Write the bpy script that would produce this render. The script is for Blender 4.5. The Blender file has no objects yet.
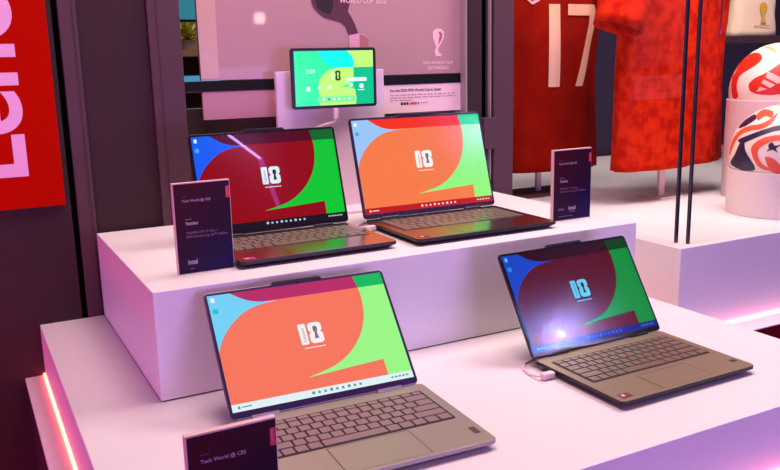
import bpy, bmesh, math, random
from mathutils import Vector, Matrix
from mathutils.geometry import tessellate_polygon
R = math.radians
random.seed(7)
scene = bpy.context.scene
col = scene.collection

# ------------------------------------------------------------------ camera
cam = bpy.data.cameras.new('camera')
cam.sensor_width = 36.0
cam.lens = 820.88 * 36.0 / 780.0
cam.clip_start = 0.02
cam.clip_end = 60
cam_o = bpy.data.objects.new('camera', cam)
cam_o.location = (-0.2563, -1.3279, 0.36)
cam_o.rotation_euler = (1.363512, 0.022272, -0.488173)
col.objects.link(cam_o)
scene.camera = cam_o

# ------------------------------------------------------------------ world, lights, exposure
vs = scene.view_settings
vs.view_transform = 'Standard'
vs.look = 'None'
vs.gamma = 1.0
vs.exposure = 0.0
vs.use_curve_mapping = False
scene.cycles.use_denoising = True
scene.cycles.sample_clamp_indirect = 6.0
scene.cycles.max_bounces = 10
scene.cycles.transparent_max_bounces = 12

w = bpy.data.worlds.new('world')
scene.world = w
w.use_nodes = True
bg = w.node_tree.nodes['Background']
bg.inputs[0].default_value = (0.55, 0.30, 0.50, 1)
bg.inputs[1].default_value = 0.16


def area(name, loc, target, size, power, color, size_y=None, spread=180):
    l = bpy.data.lights.new(name, 'AREA')
    l.energy = power
    l.color = color
    l.size = size
    if size_y:
        l.shape = 'RECTANGLE'
        l.size_y = size_y
    l.spread = R(spread)
    o = bpy.data.objects.new(name, l)
    o.location = loc
    d = Vector(target) - Vector(loc)
    o.rotation_euler = d.to_track_quat('-Z', 'Y').to_euler()
    col.objects.link(o)
    return o


# soft overhead light of the stand, warm pink
area('ceiling_light', (0.40, 0.06, 1.65), (0.45, 0.12, 0), 0.9, 28, (1.0, 0.66, 0.67))
area('ceiling_light', (1.75, 0.15, 1.65), (1.7, 0.35, 0), 0.8, 43, (1.0, 0.79, 0.76))
# violet wash from the hall in front, at the height of a person
area('hall_wash', (1.2, -3.6, -0.05), (0.8, 0.0, -0.1), 1.6, 55, (0.52, 0.32, 1.0), 0.8)
# magenta wash from the left of the stand
area('hall_wash', (-2.4, -0.9, 0.1), (0, 0.2, -0.1), 1.0, 36, (0.84, 0.21, 0.74), 0.8)
# added fill light that brightens the hall behind the stand
area('hall_fill', (0.6, 1.5, 1.5), (0.4, 1.2, 0.4), 0.4, 16, (1.0, 0.92, 0.8))
# added red fill that strengthens the glow on the left wall
area('wall_fill', (-0.75, 0.20, -0.75), (-0.30, 0.58, -0.34), 0.25, 3.5, (1.0, 0.02, 0.14))
# small white spotlights, seen mirrored in the screens
area('spot_lamp', (2.75, -2.12, 1.6), (0.72, -0.17, -0.14), 0.014, 0.60, (0.38, 0.34, 1.0), spread=40)
area('spot_lamp', (1.66, -2.95, 0.67), (0.44, 0.6, 0.47), 0.07, 1.0, (1.0, 0.9, 0.85))


# violet tube lamps of the hall ceiling, mirrored in the left back screen
area('tube_lamp', (1.246, -2.197, 1.6), (0.3, 0.36, 0.2), 0.018, 1.1, (0.55, 0.36, 1.0), 0.42).rotation_euler = (R(0), 0, R(41))
area('tube_lamp', (1.54, -2.706, 1.6), (0.34, 0.33, 0.12), 0.03, 0.55, (0.60, 0.16, 0.9), 0.78).rotation_euler = (R(0), 0, R(24.4))


# ------------------------------------------------------------------ materials
def srgb(r, g, b):
    def f(c):
        c /= 255.0
        return c / 12.92 if c <= 0.04045 else ((c + 0.055) / 1.055) ** 2.4
    return (f(r), f(g), f(b), 1.0)


def mat(name, rgb, rough=0.5, metal=0.0, spec=0.5, emit=None, strength=0.0, coat=0.0, coat_rough=0.03, noise=0.0, nscale=200.0, bump=0.0):
    m = bpy.data.materials.new(name)
    m.use_nodes = True
    nt = m.node_tree
    b = nt.nodes['Principled BSDF']
    c = srgb(*rgb)
    b.inputs['Base Color'].default_value = c
    b.inputs['Roughness'].default_value = rough
    b.inputs['Metallic'].default_value = metal
    b.inputs['Specular IOR Level'].default_value = spec
    b.inputs['Coat Weight'].default_value = coat
    b.inputs['Coat Roughness'].default_value = coat_rough
    if emit is not None:
        b.inputs['Emission Color'].default_value = srgb(*emit)
        b.inputs['Emission Strength'].default_value = strength
    if noise or bump:
        tc = nt.nodes.new('ShaderNodeTexCoord')
        n = nt.nodes.new('ShaderNodeTexNoise')
        n.inputs['Scale'].default_value = nscale
        n.inputs['Detail'].default_value = 4
        nt.links.new(tc.outputs['Object'], n.inputs['Vector'])
        if noise:
            mx = nt.nodes.new('ShaderNodeMix')
            mx.data_type = 'RGBA'
            mx.inputs['A'].default_value = [x * (1 - noise) for x in c[:3]] + [1]
            mx.inputs['B'].default_value = [min(1, x * (1 + noise)) for x in c[:3]] + [1]
            nt.links.new(n.outputs['Fac'], mx.inputs['Factor'])
            nt.links.new(mx.outputs['Result'], b.inputs['Base Color'])
        if bump:
            bp = nt.nodes.new('ShaderNodeBump')
            bp.inputs['Strength'].default_value = bump
            bp.inputs['Distance'].default_value = 0.002
            nt.links.new(n.outputs['Fac'], bp.inputs['Height'])
            nt.links.new(bp.outputs['Normal'], b.inputs['Normal'])
    return m


def glow(name, rgb, strength=1.0, gloss=True):
    """a lit screen pixel area: emits, and has the gloss of the cover glass"""
    m = mat(name, (8, 8, 10), rough=0.15, spec=0.35 if gloss else 0.0, emit=rgb, strength=strength)
    if gloss:
        b = m.node_tree.nodes['Principled BSDF']
        b.inputs['Coat Weight'].default_value = 0.6
        b.inputs['Coat Roughness'].default_value = 0.015
    return m


M = {}
M['white'] = mat('white_laminate', (236, 232, 234), 0.42, noise=0.015, nscale=60)
M['white_edge'] = mat('white_laminate_seam', (150, 140, 150), 0.6)
M['wallpanel'] = mat('dark_plum_fabric', (62, 46, 52), 0.8, spec=0.12, noise=0.12, nscale=500, bump=0.1)
M['wallframe'] = mat('plum_frame', (84, 60, 70), 0.6, spec=0.25)
M['wallbrown'] = mat('brown_backing', (62, 42, 42), 0.7, noise=0.1, nscale=30)
M['gap'] = mat('shadow_gap', (10, 8, 10), 0.9)
M['darkwall'] = mat('navy_wall', (40, 32, 60), 0.8, noise=0.1, nscale=20)
M['carpet'] = mat('maroon_carpet', (110, 14, 26), 0.95, spec=0.05, noise=0.25, nscale=350, bump=0.5)
M['plum_base'] = mat('dark_plum_base', (40, 16, 34), 0.7)
M['hall'] = mat('hall_wall', (90, 66, 60), 0.8, noise=0.15, nscale=8)
M['led'] = mat('led_tape', (255, 200, 160), 0.4, emit=(255, 96, 70), strength=13.0)
M['led_pink'] = mat('led_tape_pink', (255, 180, 180), 0.4, emit=(255, 100, 112), strength=12.0)
M['alu'] = mat('aluminium', (150, 140, 142), 0.4)
M['black'] = mat('black_plastic', (12, 10, 12), 0.6, spec=0.2)
M['fill_coral'] = mat('coral_fill_strip', (255, 190, 170), 0.4, emit=(255, 96, 70), strength=10.0)  # added coral glow, not a real LED tape
M['ink'] = mat('black_ink', (30, 16, 24), 0.6)
M['inkgrey'] = mat('grey_ink', (176, 130, 146), 0.6)
M['redink'] = mat('red_ink', (214, 80, 84), 0.6)


# ------------------------------------------------------------------ mesh helpers
class MB:
    def __init__(self):
        self.v, self.f, self.m = [], [], []
        self.xf = Matrix.Identity(4)

    def add(self, verts, faces, mi=0):
        o = len(self.v)
        self.v += [tuple(self.xf @ Vector(p)) for p in verts]
        for f in faces:
            self.f.append(tuple(i + o for i in f))
            self.m.append(mi)

    def box(self, x0, x1, y0, y1, z0, z1, mi=0):
        self.add([(x0, y0, z0), (x1, y0, z0), (x1, y1, z0), (x0, y1, z0), (x0, y0, z1), (x1, y0, z1), (x1, y1, z1), (x0, y1, z1)],
                 [(3, 2, 1, 0), (4, 5, 6, 7), (0, 1, 5, 4), (1, 2, 6, 5), (2, 3, 7, 6), (3, 0, 4, 7)], mi)

    def loft(self, rings, mi=0, cap=True, closed=True):
        n = len(rings[0])
        vs_ = [p for r in rings for p in r]
        fs = []
        for k in range(len(rings) - 1):
            for i in range(n if closed else n - 1):
                j = (i + 1) % n
                fs.append((k * n + i, k * n + j, (k + 1) * n + j, (k + 1) * n + i))
        if cap:
            fs.append(tuple(reversed(range(n))))
            fs.append(tuple(range((len(rings) - 1) * n, len(rings) * n)))
        self.add(vs_, fs, mi)

    def prism(self, poly, z0, z1, mi=0):
        self.loft([[(x, y, z0) for x, y in poly], [(x, y, z1) for x, y in poly]], mi)

    def flat(self, poly, z, mi=0):
        tris = tessellate_polygon([[Vector((x, y, 0)) for x, y in poly]])
        fs = []
        for a, b, c in tris:
            (ax, ay), (bx, by), (cx, cy) = poly[a], poly[b], poly[c]
            fs.append((a, b, c) if (bx - ax) * (cy - ay) - (by - ay) * (cx - ax) > 0 else (a, c, b))
        self.add([(x, y, z) for x, y in poly], fs, mi)

    def rect(self, x0, x1, y0, y1, z, mi=0):
        self.add([(x0, y0, z), (x1, y0, z), (x1, y1, z), (x0, y1, z)], [(0, 1, 2, 3)], mi)

    def tube(self, path, r, n=8, mi=0):
        pts = [Vector(p) for p in path]
        rings = []
        for i, p in enumerate(pts):
            t = (pts[min(i + 1, len(pts) - 1)] - pts[max(i - 1, 0)]).normalized()
            up = Vector((0, 0, 1)) if abs(t.z) < 0.95 else Vector((1, 0, 0))
            a = t.cross(up).normalized()
            b = t.cross(a).normalized()
            rr = r[i] if isinstance(r, (list, tuple)) else r
            rings.append([tuple(p + (a * math.cos(q) - b * math.sin(q)) * rr) for q in [2 * math.pi * k / n for k in range(n)]])
        self.loft(rings, mi)

    def cyl(self, cx, cy, z0, z1, r, n=40, mi=0):
        self.prism([(cx + r * math.cos(2 * math.pi * k / n), cy + r * math.sin(2 * math.pi * k / n)) for k in range(n)], z0, z1, mi)

    def text(self, body, size, x, y, z, mi=0, align='LEFT', bold=0.0, rot=0.0, sx=1.0):
        vs_, fs = text_mesh(body, size, align, bold)
        c, s = math.cos(rot), math.sin(rot)
        self.add([(x + (a * sx * c - b * s), y + (a * sx * s + b * c), z) for a, b, _ in vs_], fs, mi)

    def build(self, name, mats, parent=None, bevel=0.0, smooth=False, seg=2, loc=None, rot=None):
        me = bpy.data.meshes.new(name)
        me.from_pydata(self.v, [], self.f)
        for m in (mats if isinstance(mats, (list, tuple)) else [mats]):
            me.materials.append(m)
        for p, mi in zip(me.polygons, self.m):
            p.material_index = mi
            p.use_smooth = smooth
        me.update()
        o = bpy.data.objects.new(name, me)
        col.objects.link(o)
        if parent is not None:
            o.parent = parent
        if loc:
            o.location = loc
        if rot:
            o.rotation_euler = rot
        if bevel:
            b = o.modifiers.new('bevel', 'BEVEL')
            b.width = bevel
            b.segments = seg
            b.limit_method = 'ANGLE'
            b.angle_limit = R(40)
        return o


_txt = {}


def text_mesh(body, size, align, bold):
    k = (body, size, align, bold)
    if k in _txt:
        return _txt[k]
    cu = bpy.data.curves.new('lettering', 'FONT')
    cu.body = body
    cu.size = size
    cu.align_x = align
    cu.offset = bold
    cu.resolution_u = 8 if size > .05 else 3
    ob = bpy.data.objects.new('lettering', cu)
    col.objects.link(ob)
    dg = bpy.context.evaluated_depsgraph_get()
    dg.update()
    me = ob.evaluated_get(dg).to_mesh()
    vs_ = [tuple(v.co) for v in me.vertices]
    fs = []
    for p in me.polygons:
        f = tuple(p.vertices)
        fs.append(f if p.normal.z > 0 else tuple(reversed(f)))
    ob.evaluated_get(dg).to_mesh_clear()
    bpy.data.objects.remove(ob)
    bpy.data.curves.remove(cu)
    _txt[k] = (vs_, fs)
    return _txt[k]


def thing(name, label, cat, loc=(0, 0, 0), rotz=0.0, group=None):
    o = bpy.data.objects.new(name, None)
    o.empty_display_size = 0.05
    col.objects.link(o)
    o.location = loc
    o.rotation_euler = (0, 0, rotz)
    return tag(o, label, cat, group)


def tag(o, label, cat, group=None):
    o['label'] = label
    o['category'] = cat
    if group:
        o['group'] = group
    return o


def structure(o):
    o['kind'] = 'structure'
    return o


def rrect(x0, x1, y0, y1, r, n=5):
    pts = []
    for cx, cy, a in ((x1 - r, y0 + r, -90), (x1 - r, y1 - r, 0), (x0 + r, y1 - r, 90), (x0 + r, y0 + r, 180)):
        for k in range(n + 1):
            t = R(a + 90.0 * k / n)
            pts.append((cx + r * math.cos(t), cy + r * math.sin(t)))
    return pts


# ------------------------------------------------------------------ setting
H = 0.1916          # height of the upper plinth
D = 0.5778          # y of the back wall
FLOOR = -0.95

b = MB(); b.box(-3, 5, -5, 5, FLOOR - 0.05, FLOOR)
structure(b.build('floor', M['carpet']))
# wall left of the gap (behind the red sign)
b = MB(); b.box(-2.2, -0.047, D, D + 0.08, FLOOR, 1.75)
structure(b.build('wall_left', M['wallpanel']))
b = MB(); b.box(-0.047, -0.034, D + 0.05, D + 0.08, FLOOR, 1.75)
structure(b.build('trim_1', M['gap']))
# plum pillar: stile, recessed panel, stile
b = MB()
b.box(-0.034, 0.003, D + 0.001, D + 0.08, FLOOR, 1.75, 0)
b.box(0.003, 0.150, D + 0.006, D + 0.08, FLOOR, 1.75, 1)
b.box(0.150, 0.222, D - 0.004, D + 0.08, FLOOR, 1.75, 0)
structure(b.build('wall_pillar', [M['wallframe'], M['wallpanel']], bevel=0.0015))
b = MB()
b.box(-0.0055, -0.0045, D - 0.0005, D + 0.002, FLOOR, 1.75)
b.box(0.170, 0.171, D - 0.0055, D - 0.003, FLOOR, 1.75)
structure(b.build('trim_2', M['wallframe']))
# backing below the board
b = MB(); b.box(0.222, 1.06, D + 0.05, D + 0.09, FLOOR, 0.262)
structure(b.build('wall_back', M['wallbrown']))
# right frame of the opening
b = MB()
b.box(0.999, 1.060, D + 0.01, D + 0.09, FLOOR, 1.75, 0)
b.box(0.984, 0.990, D - 0.004, D + 0.07, 0.0, 1.75, 1)
b.box(1.066, 1.070, D - 0.002, D + 0.012, 0.0, 1.75, 1)
b.box(1.045, 1.080, D + 0.01, D + 0.06, FLOOR, 1.75, 0)
b.box(1.076, 1.142, D - 0.006, D + 0.09, FLOOR, 1.75, 2)
b.box(1.040, 1.078, D - 0.012, D + 0.03, 0.118, 0.204, 2)
structure(b.build('trim_3', [M['wallpanel'], M['alu'], M['wallframe']], bevel=0.0012))
# right case back wall, hall wall behind
b = MB(); b.box(1.142, 4.2, 1.62, 1.70, FLOOR, 1.75)
structure(b.build('wall_right', M['darkwall']))
b = MB(); b.box(-2.2, 1.142, 2.30, 2.36, FLOOR, 1.75)
structure(b.build('wall_hall', M['hall']))

# ------------------------------------------------------------------ plinths
xl, yl, xr, zl = -0.1369, -0.5305, 1.1383, -0.3075
t = thing('display_plinth', 'large low white display plinth holding the two front laptops, lit strip along its foot', 'plinth', (0, 0, FLOOR))
zz = -FLOOR
b = MB(); b.box(xl, xr, yl, D, zl + zz, -H + zz)
b.build('top_block', M['white'], t, bevel=0.0015)
b = MB(); b.box(xl - 0.042, xr + 0.03, yl - 0.05, D, zl + zz - 0.012, zl + zz - 0.0006)
b.build('base_ledge', M['white'], t, bevel=0.001)
b = MB(); b.box(xl - 0.040, xr + 0.028, yl - 0.048, D, 0, zl + zz - 0.0122)
b.build('dark_base', M['plum_base'], t)
b = MB()
b.box(xl - 0.0045, xl - 0.0005, yl - 0.0045, D, zl + zz, zl + zz + 0.003)
b.build('light_strip', M['led'], t)
b = MB()
b.box(xl, xr, yl - 0.007, yl - 0.0005, zl + zz, zl + zz + 0.004)
b.build('light_strip', M['led_pink'], t)

t = thing('display_plinth', 'upper white block plinth with the two back laptops and tablet on top', 'plinth', (0, 0, -H))
b = MB(); b.box(0, 1.06, 0, D - 0.005, 0.0022, H)
b.build('top_block', M['white'], t, bevel=0.0012)
b = MB(); b.box(0.002, 1.058, 0.002, D - 0.007, 0.0002, 0.0022)
b.build('shadow_foot', M['gap'], t)

# plinth of the glass case
CZ = -0.092
t = thing('display_plinth', 'white plinth under the glass case at right, pink light along its foot', 'plinth', (0, 0, FLOOR))
b = MB(); b.box(1.247, 3.6, 0.041, 1.60, zl + zz, CZ + zz)
b.build('top_block', M['white'], t, bevel=0.0015)
b = MB(); b.box(1.205, 3.62, -0.029, 1.60, zl + zz - 0.004, zl + zz - 0.0006)
b.build('base_ledge', M['white'], t, bevel=0.0008)
b = MB(); b.box(1.206, 3.61, -0.028, 1.60, 0, zl + zz - 0.0042)
b.build('carpeted_base', M['carpet'], t)
b = MB()
b.box(1.247, 3.6, 0.034, 0.0405, zl + zz, zl + zz + 0.004)
b.build('light_strip', M['led_pink'], t)
b = MB()
b.box(1.2395, 1.2465, 0.041, 1.60, zl + zz, zl + zz + 0.004)
b.build('light_strip', M['fill_coral'], t)  # added strip that throws coral light on the plinth's left face


# ------------------------------------------------------------------ glass case
def glass_mat():
    m = bpy.data.materials.new('clear_glass')
    m.use_nodes = True
    nt = m.node_tree
    nt.nodes.clear()
    out = nt.nodes.new('ShaderNodeOutputMaterial')
    tr = nt.nodes.new('ShaderNodeBsdfTransparent')
    tr.inputs[0].default_value = (0.97, 0.975, 0.98, 1)
    gl = nt.nodes.new('ShaderNodeBsdfGlossy')
    gl.inputs['Roughness'].default_value = 0.02
    lw = nt.nodes.new('ShaderNodeLayerWeight')
    lw.inputs[0].default_value = 0.5
    pw = nt.nodes.new('ShaderNodeMath'); pw.operation = 'POWER'
    pw.inputs[1].default_value = 5.0
    ma = nt.nodes.new('ShaderNodeMath'); ma.operation = 'MULTIPLY_ADD'
    ma.inputs[1].default_value = 0.5
    ma.inputs[2].default_value = 0.02
    mx = nt.nodes.new('ShaderNodeMixShader')
    nt.links.new(lw.outputs['Facing'], pw.inputs[0])
    nt.links.new(pw.outputs[0], ma.inputs[0])
    nt.links.new(ma.outputs[0], mx.inputs[0])
    nt.links.new(tr.outputs[0], mx.inputs[1])
    nt.links.new(gl.outputs[0], mx.inputs[2])
    nt.links.new(mx.outputs[0], out.inputs[0])
    return m


M['glass'] = glass_mat()
M['glass_edge'] = mat('glass_edge', (28, 34, 52), 0.25, spec=0.6)
b = MB()
b.box(1.306, 3.5, 0.068, 0.076, CZ, 1.4, 0)
b.box(1.3005, 1.306, 0.068, 0.076, CZ, 1.4, 1)
pane_label = 'clear front glass pane of the jersey case with dark polished end'
tag(b.build('glass_pane', [M['glass'], M['glass_edge']]), pane_label, 'glass', 'glass panes of the case')
b = MB()
b.box(1.286, 1.294, 0.100, D - 0.012, CZ, 1.4, 0)
b.box(1.286, 1.294, 0.094, 0.100, CZ, 1.4, 1)
tag(b.build('glass_pane', [M['glass'], M['glass_edge']]), 'clear side glass pane of the jersey case nearest the dark post', 'glass', 'glass panes of the case')

# ------------------------------------------------------------------ red sign on the left wall
M['signred'] = mat('sign_red', (180, 11, 0), 0.7, spec=0.03)
M['signwhite'] = mat('sign_white', (240, 190, 225), 0.6)
t = thing('wall_sign', 'tall red sign with pale letters running up it, on the wall at far left', 'sign', (-0.0585, D, 0.072))
b = MB(); b.box(-0.20, 0, -0.012, 0, 0, 1.2)
b.build('sign_panel', M['signred'], t, bevel=0.001)
b = MB()
b.xf = Matrix.Translation((-0.071, -0.0126, 0.058)) @ Matrix(((1, 0, 0, 0), (0, 0, -1, 0), (0, 1, 0, 0), (0, 0, 0, 1)))
b.text('Lenovo', 0.199, 0, 0, 0, 0, rot=R(90), bold=0.0042)
b.build('lettering', M['signwhite'], t)

# ------------------------------------------------------------------ wall behind: poster, rail, board
XZ = Matrix(((1, 0, 0, 0), (0, 0, -1, 0), (0, 1, 0, 0), (0, 0, 0, 1)))   # drawing plane (x, up) facing the front
M['poster'] = mat('poster_pink', (182, 146, 148), 0.35, spec=0.2, coat=0.2, coat_rough=0.03)
M['poster_strip'] = mat('poster_cream', (200, 164, 146), 0.3)
M['arm_dark'] = mat('print_dark_skin', (88, 44, 56), 0.4)
M['arm_mid'] = mat('print_brown', (120, 66, 70), 0.4)
M['cuff'] = mat('print_pink_cuff', (222, 164, 184), 0.4)
M['print_pale'] = mat('print_pale', (240, 204, 206), 0.4)
M['print_gold'] = mat('print_shade', (176, 110, 108), 0.4)
PY = 0.600
t = thing('poster', 'large pink poster with raised arm and pale trophy emblem behind the tablet', 'poster', (0, PY, 0))
b = MB(); b.box(0.268, 0.990, 0, 0.012, 0.328, 0.80)
b.build('poster_panel', M['poster'], t)
b = MB(); b.xf = Matrix.Translation((0, -0.0006, 0)) @ XZ
# arm: dark forearm and hand reaching in from the top, pale cuff
S_ = lambda u, v: (0.268 + (u - 201) * 0.002715 - 0.044 * (u - 201) / 264 * (1 - (u - 201) / 264), 0.328 + (82 - v) * 0.00222 - (u - 201) * 0.000084)


def img(pts):
    return [S_(u, v) for u, v in pts]


b.flat(img([(308, -12), (311, 1), (316, 8), (322, 13), (330, 15), (338, 17), (343, 22), (346, 31), (356, 29), (353, 19), (349, 10), (346, 5), (350, -12)]), 0.0002, 1)
b.flat(img([(313, -12), (315, 2), (321, 7), (328, 9), (331, 2), (332, -12)]), 0.0004, 2)
b.flat(img([(346, 31), (347, 50), (366, 50), (366, 35), (362, 30), (356, 28.5)]), 0.0003, 3)
b.flat(img([(357, 29.5), (357, 50), (366, 50), (366, 35), (362, 31)]), 0.0005, 4)
b.build('printed_arm', [M['poster_strip'], M['arm_dark'], M['ink'], M['cuff'], M['print_gold'], M['print_pale']], t)
# emblem
b = MB(); b.xf = Matrix.Translation((0, -0.0006, 0)) @ XZ
b.flat(img([(434.5, 24), (437, 21), (440, 20), (444, 20.5), (447, 24), (446.5, 31), (444, 37), (441, 42), (440, 46), (442, 50), (445, 49), (443, 53), (440, 52), (438.5, 54), (437, 50), (436, 46), (438, 42), (436.5, 38), (434.5, 31)]), 0.0003, 5)
b.flat(img([(440.5, 24), (443, 23.5), (445, 26), (444.5, 31), (442.5, 36), (440.5, 39), (441, 33), (442, 28)]), 0.0005, 4)
b.build('printed_emblem', [M['poster_strip'], M['arm_dark'], M['ink'], M['cuff'], M['print_gold'], M['print_pale']], t)
b = MB(); b.xf = Matrix.Translation((0, -0.0006, 0)) @ XZ
x, y = S_(440, 62)
b.text('FIFA WORLD CUP', 0.0115, x, y, 0.0003, 5, 'CENTER', bold=0.0003)
x, y = S_(440, 68)
b.text('QATAR2022', 0.0125, x, y, 0.0003, 5, 'CENTER', bold=0.0003)
b.build('lettering', [M['poster_strip'], M['arm_dark'], M['ink'], M['cuff'], M['print_gold'], M['print_pale']], t)
b = MB(); b.xf = Matrix.Translation((0, -0.0006, 0)) @ XZ
x, y = S_(362, -5.0)
b.text('WORLD CUP 2022', 0.016, x, y, 0.0003, 5, 'CENTER', bold=0.0003)
b.build('lettering', [M['poster_strip'], M['arm_dark'], M['ink'], M['cuff'], M['print_gold'], M['print_pale']], t)
b = MB(); b.xf = Matrix.Translation((0, -0.0006, 0)) @ XZ
b.rect(0.268, 0.312, 0.332, 0.80, 0, 0)
b.build('cream_border', M['poster_strip'], t)

b = MB(); b.box(0.222, 0.990, PY - 0.002, PY + 0.02, 0.3025, 0.3265)
tag(b.build('frame_rail', M['black'], bevel=0.001), 'thin black rail under the pink poster', 'rail')

M['board'] = mat('white_board', (244, 214, 218), 0.5)
t = thing('info_board', 'white info board with black heading under the poster', 'sign', (0, PY, 0))
b = MB(); b.box(0.702, 0.990, 0, 0.01, 0.228, 0.3015)
b.build('board_panel', M['board'], t)
b = MB(); b.xf = Matrix.Translation((0, -0.0005, 0)) @ XZ
b.text('For the 2022 FIFA World Cup in Qatar', 0.0098, 0.765, 0.2835, 0, 0, bold=0.0002)
for k, (x1, zz2) in enumerate(((0.965, 0.2735), (0.968, 0.2665), (0.835, 0.2595))):
    xx = 0.765
    while xx < x1:
        wd = random.uniform(0.008, 0.022)
        b.rect(xx, min(x1, xx + wd), zz2, zz2 + 0.0022, 0, 1)
        xx += wd + 0.004
for k in range(3):
    b.rect(0.797 + k * 0.0085, 0.8035 + k * 0.0085, 0.2485, 0.2555, 0, 0)
b.flat([(x, y) for x, y in rrect(0.824, 0.847, 0.2488, 0.2552, 0.003)], 0, 2)
b.rect(0.849, 0.852, 0.249, 0.255, 0, 0)
for k in range(4):
    b.rect(0.857 + k * 0.006, 0.8615 + k * 0.006, 0.251, 0.2535, 0, 1)
b.build('printed_text', [M['ink'], M['inkgrey'], M['redink']], t)

M['shaded_board'] = mat('board_shade_pink', (188, 134, 146), 0.5)  # shade on the board's left part put into this pink
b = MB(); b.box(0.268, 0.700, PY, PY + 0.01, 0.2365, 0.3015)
tag(b.build('shaded_board', M['shaded_board']), 'left part of the info board under the black rail, coloured darker pink for shade', 'panel')

# things of the hall glimpsed left of the poster
M['teal'] = mat('teal_screen', (10, 40, 50), 0.3, emit=(40, 130, 150), strength=0.8)
M['blue_screen'] = mat('blue_screen', (10, 40, 60), 0.3, emit=(70, 150, 190), strength=0.9)
M['leaf'] = mat('leaf_green', (190, 190, 70), 0.6, spec=0.3)
M['shelfwood'] = mat('brown_wood', (120, 90, 70), 0.5)
M['potgrey'] = mat('pot_grey', (150, 140, 140), 0.5)
t = thing('wall_monitor', 'teal lit screen glimpsed at the top of the gap left of the poster', 'screen', (0.42, 1.10, 0.488))
b = MB(); b.box(-0.14, 0.09, 0, 0.03, 0, 0.20); b.build('monitor_case', M['black'], t, bevel=0.003)
b = MB(); b.box(-0.132, 0.082, -0.002, 0.0, 0.006, 0.194); b.build('display', M['teal'], t)
t = thing('shelf_unit', 'brown wooden shelf unit glimpsed in the gap left of the poster', 'shelf', (0.42, 1.12, FLOOR))
b = MB(); b.box(-0.18, 0.12, 0.20, 0.22, 0, 1.36); b.build('back_panel', M['shelfwood'], t)
for sx in (-0.18, 0.10):
    b = MB(); b.box(sx, sx + 0.02, 0, 0.20, 0, 1.36); b.build('side_panel', M['shelfwood'], t)
for sz in (0.9, 1.08, 1.235, 1.34):
    b = MB(); b.box(-0.16, 0.10, 0, 0.20, sz, sz + 0.02); b.build('shelf_board', M['shelfwood'], t)
t = thing('potted_plant', 'small yellow-green plant in grey pot on the shelf unit left of the poster', 'plant', (0.395, 1.20, FLOOR + 1.36))
b = MB(); b.cyl(0, 0, 0, 0.03, 0.03, 20); b.build('pot', M['potgrey'], t, bevel=0.003)
b = MB()
for k in range(60):
    a = random.uniform(0, 6.28); e = random.uniform(0.2, 1.4); L = random.uniform(0.04, 0.075)
    d = Vector((math.cos(a) * math.cos(e), math.sin(a) * math.cos(e), math.sin(e)))
    s = d.cross(Vector((0, 0, 1))).normalized() * 0.008
    p0 = Vector((0, 0, 0.028)); p1 = p0 + d * L * 0.6; p2 = p0 + d * L - Vector((0, 0, 0.008))
    n_ = d.cross(s).normalized() * 0.001
    b.add([p0, p1 + s, p2, p1 - s, p1 + n_ * 2], [(0, 1, 4), (1, 2, 4), (2, 3, 4), (3, 0, 4), (3, 2, 1, 0)])
b.build('foliage', M['leaf'], t)
t = thing('small_screen', 'small blue-lit device on the shelf unit left of the poster', 'screen', (0.415, 1.16, FLOOR + 1.255))
b = MB(); b.box(-0.10, 0.07, 0, 0.02, 0.0002, 0.032); b.build('device_case', M['black'], t, bevel=0.002)
b = MB(); b.box(-0.095, 0.065, -0.001, 0, 0.003, 0.029); b.build('display', M['blue_screen'], t)


# ------------------------------------------------------------------ laptops
def arc_fan(pts):
    return pts


def smooth_pts(p, n=6):
    """Catmull-Rom through the points"""
    out = []
    for i in range(len(p) - 1):
        p0 = p[max(i - 1, 0)]; p1 = p[i]; p2 = p[i + 1]; p3 = p[min(i + 2, len(p) - 1)]
        for k in range(n):
            s = k / n
            out.append(tuple(0.5 * (2 * p1[j] + (p2[j] - p0[j]) * s + (2 * p0[j] - 5 * p1[j] + 4 * p2[j] - p3[j]) * s * s + (3 * p1[j] - p0[j] - 3 * p2[j] + p3[j]) * s ** 3) for j in (0, 1)))
    out.append(p[-1])
    return out


LEFT_ARC = smooth_pts([(0, .50), (.03, .60), (.08, .70), (.16, .80), (.25, .855), (.37, .878)])
TOP_ARC = smooth_pts([(.37, .878), (.28, .885), (.20, .92), (.12, 1.0)])
RIGHT_ARC = smooth_pts([(.825, 1.0), (.838, .90), (.842, .78), (.825, .62), (.775, .46), (.69, .32), (.58, .225), (.42, .165)])
RED_MAIN = [(0, .0)] + LEFT_ARC + TOP_ARC[1:] + RIGHT_ARC + [(.42, .165), (.86, .205), (.86, .0)]
BAND_Y = .885
GLYPH_EIGHT = [(.18, 1), (.82, 1), (1, .9), (1, .64), (.86, .54), (1, .44), (1, .1), (.82, 0), (.18, 0), (0, .1), (0, .44), (.14, .54), (0, .64), (0, .9)]
KEYHOLE = [(.5, .84), (.66, .78), (.66, .60), (.58, .52), (.62, .34), (.66, .22), (.34, .22), (.38, .34), (.42, .52), (.34, .60), (.34, .78)]


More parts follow.
